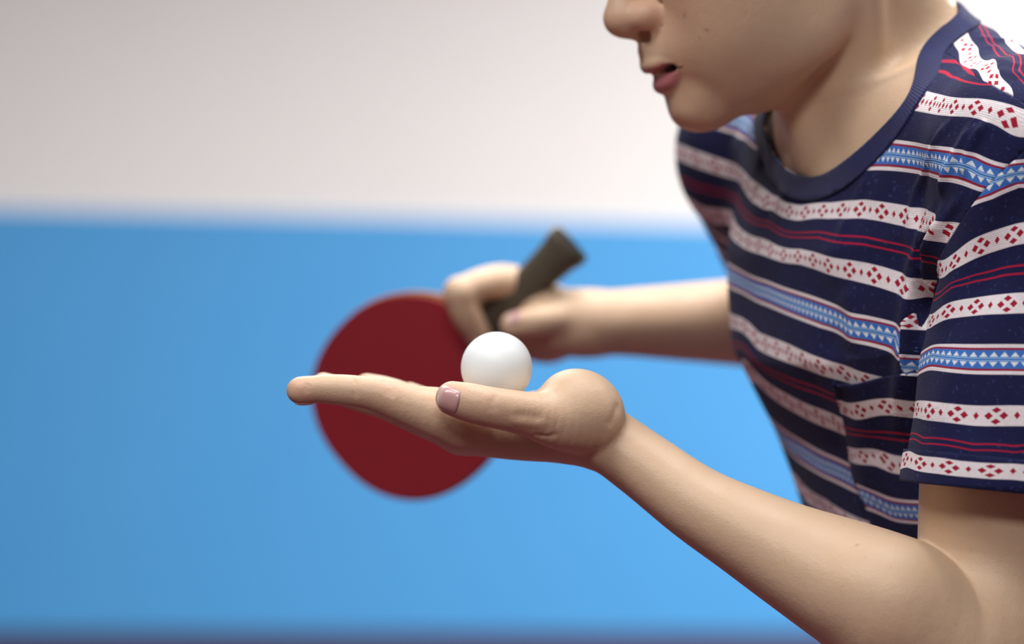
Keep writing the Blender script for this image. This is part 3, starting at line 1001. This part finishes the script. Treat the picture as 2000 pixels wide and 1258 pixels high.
SV2, ST2 = clip(SV, STr, g)
g = (SV2 - T(0, 0, 505)) @ -UP                          # waist hem
SV2, ST2 = clip(SV2, ST2, g)
hemn = -unit(AX_L + 0.0 * Lx)
HEMP = cast(sb, 1900, 955)
g = np.where(np.linalg.norm(SV2 - E_L, axis=1) < 200, (SV2 - HEMP) @ hemn, -50)
tb, td = None, None
Lloft = Field(); loft(Lloft, 9, 30)
Lsl = Field(); Lsl.chain(SLV_L, SLV_LR, 9)
Lsr = Field(); Lsr.chain(SLV_R, SLV_RR, 9)
def dif(V, fs): return fs.full(V.astype(np.float32)) - Lloft.full(V.astype(np.float32))
# seams
A1, A2 = cast(sb, 1800, 90), cast(sb, 1966, 182)
C1 = cast(sb, 1836, 500); C2 = cast(sb, 1992, 302)
def mir(V):
    """fold the far half of the shirt onto the near half"""
    l = (V - M) @ Lx
    return V - np.outer(2 * np.maximum(l, 0), Lx)
SEAM = [(1800, 88), (1826, 96), (1850, 106), (1885, 130), (1920, 158), (1962, 180)]
_X, _v = [], []
for (x, y) in SEAM:
    for dy, val in ((0, 0.0), (-14, -5.0), (14, 5.0)):
        p = cast(sb, x, y + dy)
        if p is not None: _X.append(p); _v.append(val)
for (l, f, tt_, val) in ((-100, 80, 60, 80), (-100, -80, 60, -80), (-150, 60, 30, 70), (-150, -70, 30, -70), (-40, 60, -10, 60), (-40, -70, -40, -60)):
    _X.append(T(l, f, tt_)); _v.append(val)
seam_rbf = RBF(_X, _v, 0.2)
seam_n = unit(np.cross(A2 - A1, UP)); seam_n = seam_n if seam_n @ FW > 0 else -seam_n
arm_n = unit(np.cross(C1 - C2, FW)); arm_n = arm_n if arm_n @ Lx < 0 else -arm_n
def g_front(V):                                            # <0 in front of the shoulder and side seams
    q = V - M
    return -np.maximum(seam_rbf(mir(V)), q @ FW + 25 - 4 * np.maximum(70 + q @ UP, 0))
def g_sleeve(V, near):
    l = (V - M) @ Lx
    out = (mir(V) - C2) @ arm_n                            # >0 outwards
    lim = (dif(V, Lsl) if near else dif(V, Lsr))
    s = np.minimum(out, np.where(out > 25, -lim, out))
    s = np.minimum(s, -lim + 12)
    return np.where((l < 0) if near else (l > 0), s, -40)
# pieces
def piece(V, T_, *gs):
    for g_ in gs: V, T_ = clip(V, T_, g_(V))
    return V, T_
sl_near = piece(SV2, ST2, lambda V: -g_sleeve(V, True), lambda V: (V - HEMP) @ hemn)
sl_far = piece(SV2, ST2, lambda V: -g_sleeve(V, False), lambda V: -((V - (S_R - AX_R * 175)) @ AX_R))
trunk = piece(SV2, ST2, lambda V: g_sleeve(V, True), lambda V: g_sleeve(V, False))
front = piece(*trunk, g_front)
back = piece(*trunk, lambda V: -g_front(V))

# --- band positions read off the cloth: (px, py, repeat)
R, W2, BL = 0.185, 0.36, 0.68
FS = [(1812, 129, R - 1), (1870, 143, R - 1), (1922, 159, R - 1),
      (1784, 195, W2 - 1), (1856, 208, W2 - 1), (1904, 209, W2 - 1), (1928, 213, W2 - 1), (1968, 226, W2 - 1), (1992, 250, W2 - 1),
      (1744, 302, BL - 1), (1824, 314, BL - 1), (1880, 323, BL - 1), (1915, 340, BL - 1),
      (1468, 258, BL - 1), (1420, 256, BL - 0.92), (1460, 275, BL - 0.92), (1488, 296, BL - 0.92),
      (1334, 299, 0), (1370, 314, 0), (1420, 332, 0), (1460, 365, 0), (1500, 398, 0), (1530, 411, 0), (1560, 418, 0), (1620, 413, 0),
      (1670, 409, 0), (1688, 408, 0), (1744, 418, 0), (1792, 428, 0), (1816, 436, 0), (1842, 456, 0),
      (1440, 390, R), (1500, 436, R), (1600, 458, R), (1688, 470, R), (1744, 482, R), (1776, 491, R), (1810, 505, R),
      (1352, 400, W2), (1380, 424, W2), (1440, 458, W2), (1500, 486, W2), (1560, 500, W2), (1640, 524, W2), (1720, 541, W2), (1750, 552, W2), (1778, 566, W2), (1814, 566, W2),
      (1408, 531, BL), (1440, 546, BL), (1500, 572, BL), (1560, 597, BL), (1620, 618, BL), (1660, 640, BL), (1720, 651, BL), (1750, 659, BL), (1772, 682, BL),
      (1432, 630, 1), (1480, 667, 1), (1540, 690, 1), (1615, 720, 1),
      (1460, 712, 1 + W2), (1486, 747, 1 + W2), (1543, 786, 1 + W2), (1600, 814, 1 + W2), (1643, 832, 1 + W2),
      (1518, 845, 1 + BL), (1543, 870, 1 + BL), (1600, 906, 1 + BL), (1643, 923, 1 + BL), (1672, 940, 1 + BL),
      (1556, 940, 2), (1574, 966, 2), (1615, 989, 2)]
PS = [(1643, 789, 1), (1672, 801, 1), (1715, 790, 1), (1758, 794, 1), (1743, 849, 1 + R), (1690, 838, 1 + R), (1672, 885, 1 + W2), (1715, 886, 1 + W2),
      (1743, 907, 1 + W2), (1769, 905, 1 + W2), (1700, 965, 1 + BL), (1743, 996, 1 + BL), (1786, 992, 1 + BL)]
SS = [(1888, 406, BL - 0.92), (1936, 387, BL - 0.92), (1990, 364, BL - 0.92),
      (1845, 528, 0), (1872, 508, 0), (1912, 482, 0), (1960, 465, 0), (1996, 454, 0),
      (1860, 556, R), (1904, 543, R), (1960, 530, R), (1820, 628, W2), (1850, 608, W2), (1900, 600, W2), (1960, 595, W2), (1996, 592, W2),
      (1820, 694, BL), (1900, 702, BL), (1980, 702, BL), (1796, 800, 1), (1840, 806, 1), (1900, 812, 1), (1980, 811, 1),
      (1802, 861, 1 + R), (1900, 874, 1 + R), (1980, 878, 1 + R), (1784, 896, 1 + W2), (1840, 910, 1 + W2), (1900, 917, 1 + W2), (1980, 920, 1 + W2)]
KS = [(1874, 66, 0), (1895, 95, 0), (1915, 125, 0), (1940, 155, 0), (1962, 176, 0),
      (1914, 47, R), (1930, 75, R), (1958, 108, R), (1984, 140, R), (1972, 68, W2), (1990, 80, W2)]
def samples(S):
    X, y = [], []
    for (x, yy, v) in S:
        p = cast(sb, x, yy)
        if p is not None: X.append(p); y.append(v)
    return X, y
fX, fy = samples(FS)
def extra(X, y, fn):
    """guide values on the sides nobody sees, straight across the cloth"""
    return X, y
PERIOD = 98.0
def tdown(p): return -((np.asarray(p) - M) @ UP)
med = np.median([v - tdown(p) / PERIOD for p, v in zip(fX, fy)])
for l in (-150, -80, 0, 80, 150):
    for t in (300, 380, 460): fX.append(T(l, 110 if abs(l) < 100 else 30, t)); fy.append(t / PERIOD + med - 0.05)
rf = RBF(fX, fy, 0.6)
sX, sy = samples(SS)
adown = lambda p: -((np.asarray(p) - S_L) @ AX_L)
smed = np.median([v - adown(p) / 90.0 for p, v in zip(sX, sy)])
for t in (40, 90, 140, 180):
    for off in (np.array([60, 0, 0]), np.array([20, 60, 0])):
        q = S_L - AX_L * t + off; sX.append(q); sy.append(adown(q) / 90.0 + smed)
rs = RBF(sX, sy, 0.6)
kX, ky = samples(KS)
for (l, t) in ((0, 100), (0, 300), (-120, 200), (120, 200), (0, 480), (120, 60)):
    kX.append(T(l, -100, t)); ky.append(t / PERIOD + 0.9)
rk = RBF(kX, ky, 0.6)
pX, py_ = samples(PS)
for l in (-150, -80, 0):
    for t in (380, 460): pX.append(T(l, 100, t)); py_.append(t / PERIOD + med + 0.1)
rp = RBF(pX, py_, 0.4)
def u_trunk(V):
    q = V - M
    a = np.arctan2(q @ Lx, q @ FW - 10)
    # arc length of the ellipse, roughly
    w = np.clip((-(q @ UP) - 10) / 100.0, 0, 1); w = w * w * (3 - 2 * w)
    return w * a * 132.0 + (1 - w) * (q @ Lx) * 1.15
def arm_angle(V, A, ax):
    e1 = unit(np.cross(ax, Lx)); e2 = np.cross(ax, e1)
    q = V - A
    return np.arctan2(q @ e2, q @ e1) * 53.0
def cloth(name, VT, uv, mat, parent, thick=1.0, lift=0.0):
    V, T_ = VT
    if lift:
        V = V + SH.grad(V.astype(np.float32))[0] * lift
    o = mesh_obj(name, V, T_, mat, parent)
    set_uv(o, uv)
    md = o.modifiers.new('thickness', 'SOLIDIFY'); md.thickness = thick * 0.001; md.offset = -1
    return o
# front and back panels are one garment: join with a shared seam
V = np.concatenate([front[0], back[0]]); T_ = np.concatenate([front[1], back[1] + len(front[0])])
uv = np.concatenate([np.stack([u_trunk(front[0]), rf(front[0])], 1), np.stack([u_trunk(back[0]), rk(back[0])], 1)])
shirt = cloth('shirt', (V, T_), uv, KNIT, person)
shirt['label'] = 'navy t-shirt with woven white, red and blue bands'
def top_lift(VT): return VT
cloth('sleeve', sl_near, np.stack([arm_angle(sl_near[0], S_L, AX_L), rs(sl_near[0])], 1), KNIT, shirt)
a_far = -((sl_far[0] - S_R) @ AX_R)
cloth('sleeve', sl_far, np.stack([arm_angle(sl_far[0], S_R, AX_R), a_far / 92.0 - 0.4], 1), KNIT, shirt)
# turned-up cuff on the near sleeve
CUFF = 17.5
cf = piece(*sl_near, lambda V: -((V - HEMP) @ hemn) - CUFF)
cuv = np.stack([arm_angle(cf[0], S_L, AX_L), rs(cf[0])], 1)
cloth('sleeve_cuff', cf, cuv, KNIT, shirt, 2.2, 2.3)
# ribbed collar
def boundary_curve():
    out = []
    for i in range(240):
        a = -math.pi + 2 * math.pi * i / 240
        d = Lx * math.sin(a) + FW * math.cos(a)
        hit = sb.ray_cast(Vector(T(-8, -5, float(rim(a))) + d * 150), Vector(-d), 300)
        if hit[0] is not None and polar(np.array(hit[0]))[1] < 105: out.append(np.array(hit[0]))
    return np.array(out)
ncurve = boundary_curve()
def g_collar(V):
    d = np.full(len(V), 50.0)
    m = np.linalg.norm(V - NB, axis=1) < 260
    q = V[m]; dm = np.empty(len(q))
    for i in range(0, len(q), 5000):
        dm[i:i + 5000] = np.min(np.linalg.norm(q[i:i + 5000, None] - ncurve[None], axis=-1), 1)
    d[m] = dm
    return d - 14.5
col = piece(SV2, ST2, g_collar)
ca, cr = polar(col[0])
co = cloth('collar', col, np.stack([ca * 80, cr], 1), RIB, shirt, 2.6, 1.4)
co['label'] = 'plain navy ribbed collar'
# breast pocket: cloth patch standing off the chest, gaping at its inner top corner
def poly_field(V, pts):
    """signed distance (px) to a polygon drawn on the cloth as seen from the chest side"""
    c, s = math.cos(ROLL), math.sin(ROLL)
    X, Y, Z = V[:, 0], V[:, 1], V[:, 2] - H * 1000
    x = X * c + Z * s; y = -X * s + Z * c
    px = 1000 + x / Y * F; py = 629 - y / Y * F
    pts = np.array(pts, float); n = len(pts)
    d = np.full(len(V), 1e9); ins = np.zeros(len(V), bool)
    for i in range(n):
        a, b = pts[i], pts[(i + 1) % n]
        e = b - a
        w = np.stack([px - a[0], py - a[1]], 1)
        t = np.clip((w @ e) / (e @ e), 0, 1)
        d = np.minimum(d, np.linalg.norm(w - t[:, None] * e, axis=1))
        cnd = ((a[1] > py) != (b[1] > py)) & (px < (b[0] - a[0]) * (py - a[1]) / (b[1] - a[1] + 1e-9) + a[0])
        ins ^= cnd
    return np.where(ins, -d, d), px, py
POCK = [(1636, 716), (1652, 742), (1676, 744), (1710, 738), (1762, 730), (1850, 726), (1850, 1060), (1716, 1060), (1700, 985), (1672, 925), (1660, 860), (1644, 790)]
def g_pocket(V):
    d, px, py = poly_field(V, POCK)
    return np.where(V[:, 1] < 1600, d, 5)
pk = piece(*front, g_pocket)
d, px, py = poly_field(pk[0], POCK)
lift = 1.2 + 7.0 * np.exp(-((px - 1645) / 34.0) ** 2 - ((py - 728) / 45.0) ** 2) + 3.0 * np.exp(-((px - 1690) / 30.0) ** 2)
Np = vnormals(pk[0], pk[1])
pkV = pk[0] + Np * lift[:, None]
po = cloth('pocket', (pkV, pk[1]), np.stack([u_trunk(pk[0]) + 7, rp(pk[0])], 1), KNIT, shirt, 1.2)

# ------------------------------------------------------------------ ball
def uv_sphere(c, r, n1=48, n2=96):
    th = np.linspace(0, math.pi, n1 + 1); ph = np.linspace(0, 2 * math.pi, n2, endpoint=False)
    v = np.array([c + r * np.array([math.sin(t) * math.cos(p), math.sin(t) * math.sin(p), math.cos(t)]) for t in th for p in ph])
    f = [(i * n2 + j, (i + 1) * n2 + j, (i + 1) * n2 + (j + 1) % n2, i * n2 + (j + 1) % n2) for i in range(n1) for j in range(n2)]
    return v, f
BC = P(970, 718, 1354)
v, f = uv_sphere(BC, 20.0)
ball = mesh_obj('table_tennis_ball', v, f, BALLM)
tag(ball, 'matte white table tennis ball resting on the open palm', 'ball')

# ------------------------------------------------------------------ bat
BCt = P(807, 771, 1790)                         # middle of the blade
HEND = P(1117, 474, 1752)                       # end of the handle
bu = unit(HEND - BCt)                           # along the handle
bn = unit(np.array([-0.10, -1.0, 0.10])); bn = unit(bn - bu * (bn @ bu))   # red face normal
bv = np.cross(bn, bu)
def outline(a, b0, b1, n=96, neck=15.0):
    """blade outline in (along, across): rounded head narrowing to the handle"""
    pts = []
    for i in range(n):
        t = 2 * math.pi * i / n
        x, y = math.cos(t), math.sin(t)
        e = 2.25
        X = (abs(x) ** (2 / e)) * math.copysign(1, x); Y = (abs(y) ** (2 / e)) * math.copysign(1, y)
        if X > 0: Y *= (1 - 0.16 * X ** 2)
        pts.append((X * (b1 if X > 0 else b0), Y * a))
    return pts
def slab(name, pts, z0, z1, mat, parent, bevel=0.8):
    n = len(pts)
    rings = [(z0, -bevel), (z0 + bevel, 0), (z1 - bevel, 0), (z1, -bevel)]
    v = []
    for z, ins in rings:
        for (x, y) in pts:
            l = math.hypot(x, y)
            k = (l + ins) / l
            v.append(BCt + bu * x * k + bv * y * k + bn * z)
    v += [BCt + bn * z0, BCt + bn * z1]
    f = []
    for r in range(3):
        for i in range(n):
            j = (i + 1) % n
            f.append((r * n + i, r * n + j, (r + 1) * n + j)); f.append((r * n + i, (r + 1) * n + j, (r + 1) * n + i))
    for i in range(n):
        j = (i + 1) % n
        f.append((4 * n, j, i)); f.append((4 * n + 1, 3 * n + i, 3 * n + j))
    o = mesh_obj(name, v, f, mat, parent, smooth=False)
    return o
bat = empty('table_tennis_bat', tuple(BCt * 0.001))
tag(bat, 'red rubber table tennis bat with dark handle, held handle-up in the hand', 'bat')
OUT = outline(75.5, 76.0, 79.0)
slab('blade', OUT, -3.0, 3.0, PLY, bat)
OUT2 = outline(74.8, 75.4, 74.0)
slab('rubber', OUT2, 3.0, 6.6, RUBBER, bat)
slab('rubber', OUT2, -6.6, -3.0, RUBBERB, bat)
# handle: flared, rounded-rectangle section
x0 = 62.0; x1 = float((HEND - BCt) @ bu)
hv, hfc = [], []
NS, NR = 24, 28
for i in range(NS + 1):
    t = i / NS
    w = 12.4 + 2.6 * (2 * t - 0.75) ** 2 + (1.0 if t > 0.9 else 0)
    d = 10.5 + 1.2 * t
    if i == 0: w, d = 9.0, 5.0
    if i == NS: w, d = w - 1.4, d - 1.4
    for j in range(NR):
        a = 2 * math.pi * j / NR
        c_, s_ = math.cos(a), math.sin(a)
        e = 2.8
        y = w * (abs(c_) ** (2 / e)) * math.copysign(1, c_); z = d * (abs(s_) ** (2 / e)) * math.copysign(1, s_)
        hv.append(BCt + bu * (x0 + (x1 - x0) * t) + bv * y + bn * z)
for i in range(NS):
    for j in range(NR):
        hfc.append((i * NR + j, i * NR + (j + 1) % NR, (i + 1) * NR + (j + 1) % NR, (i + 1) * NR + j))
hd = mesh_obj('handle', hv, hfc, HANDLE, bat)
ev = [hv[NS * NR + j] for j in range(NR)] + [BCt + bu * (x1 + 0.8)]
mesh_obj('handle_end', ev, [(j, (j + 1) % NR, NR) for j in range(NR)], HANDLEE, bat)

# ------------------------------------------------------------------ trousers and shoes (below the frame)
TR = Field()
loft(TR, 12, 20, 440, 560)
feet = {}
for s in (-1, 1):
    hip = T(s * 85, -20, 520)
    foot = np.array([hipc[0], hipc[1], 0]) + Lx * s * 210 + Nx * (60 if s < 0 else -60)
    ank = foot + Zv * 95 - Nx * 30
    knee = (hip + ank) / 2 + Nx * 130 + Lx * s * 25 + Zv * 20
    TR.chain([hip, hip * 0.5 + knee * 0.5, knee, knee * 0.45 + ank * 0.55, ank - Zv * 10], [96, 84, 66, 60, 52], 24)
    feet[s] = foot
tlo = np.minimum(feet[-1], feet[1]) - [260, 260, 0]; tlo[2] = 40
thi = np.maximum(feet[-1], feet[1]) + [260, 260, 0]; thi[2] = T(0, 0, 440)[2] + 90
TV, TQ = surface(TR, tlo, thi, 7.0, 1)
TV, TT = clip(TV, q2t(TQ), 85.0 - TV[:, 2])
tr = mesh_obj('trousers', TV, TT, TROUSER, person)
for s in (-1, 1):
    f0 = feet[s]; d = unit(Nx + Lx * s * 0.3)
    fs = Field()
    fs.chain([f0 - d * 45 + Zv * 38, f0 + d * 60 + Zv * 34, f0 + d * 150 + Zv * 26], [38, 38, 30], 10, flat=(Zv, 0.95))
    fs.chain([f0 - d * 32 + Zv * 40, f0 - d * 32 + Zv * 110], [36, 40], 16)
    Vs, Qs = surface(fs, f0 - [260, 260, 12], f0 + [260, 260, 170], 5.0, 1)
    Vu, Tu = clip(Vs, q2t(Qs), 14.0 - Vs[:, 2])
    sh = mesh_obj('shoe', Vu, Tu, SHOE, person)
    # sole: the outline of the upper pressed down to the floor
    n = 40; sv = []
    for z, k in ((0.0, 1.0), (4.0, 1.04), (16.0, 1.02)):
        for i in range(n):
            a = 2 * math.pi * i / n
            x = 52 + 138 * math.cos(a); y = (40 - 8 * math.cos(a) * 0.3) * math.sin(a)
            sv.append(f0 + d * (52 + (x - 52) * k) + np.cross(Zv, d) * y * k + Zv * z)
    sv += [f0 + d * 52, f0 + d * 52 + Zv * 16]
    sf = []
    for r in range(2):
        for i in range(n):
            j = (i + 1) % n
            sf += [(r * n + i, r * n + j, (r + 1) * n + j), (r * n + i, (r + 1) * n + j, (r + 1) * n + i)]
    for i in range(n):
        j = (i + 1) % n
        sf += [(3 * n, j, i), (3 * n + 1, 2 * n + i, 2 * n + j)]
    mesh_obj('sole', sv, sf, SOLE, sh)
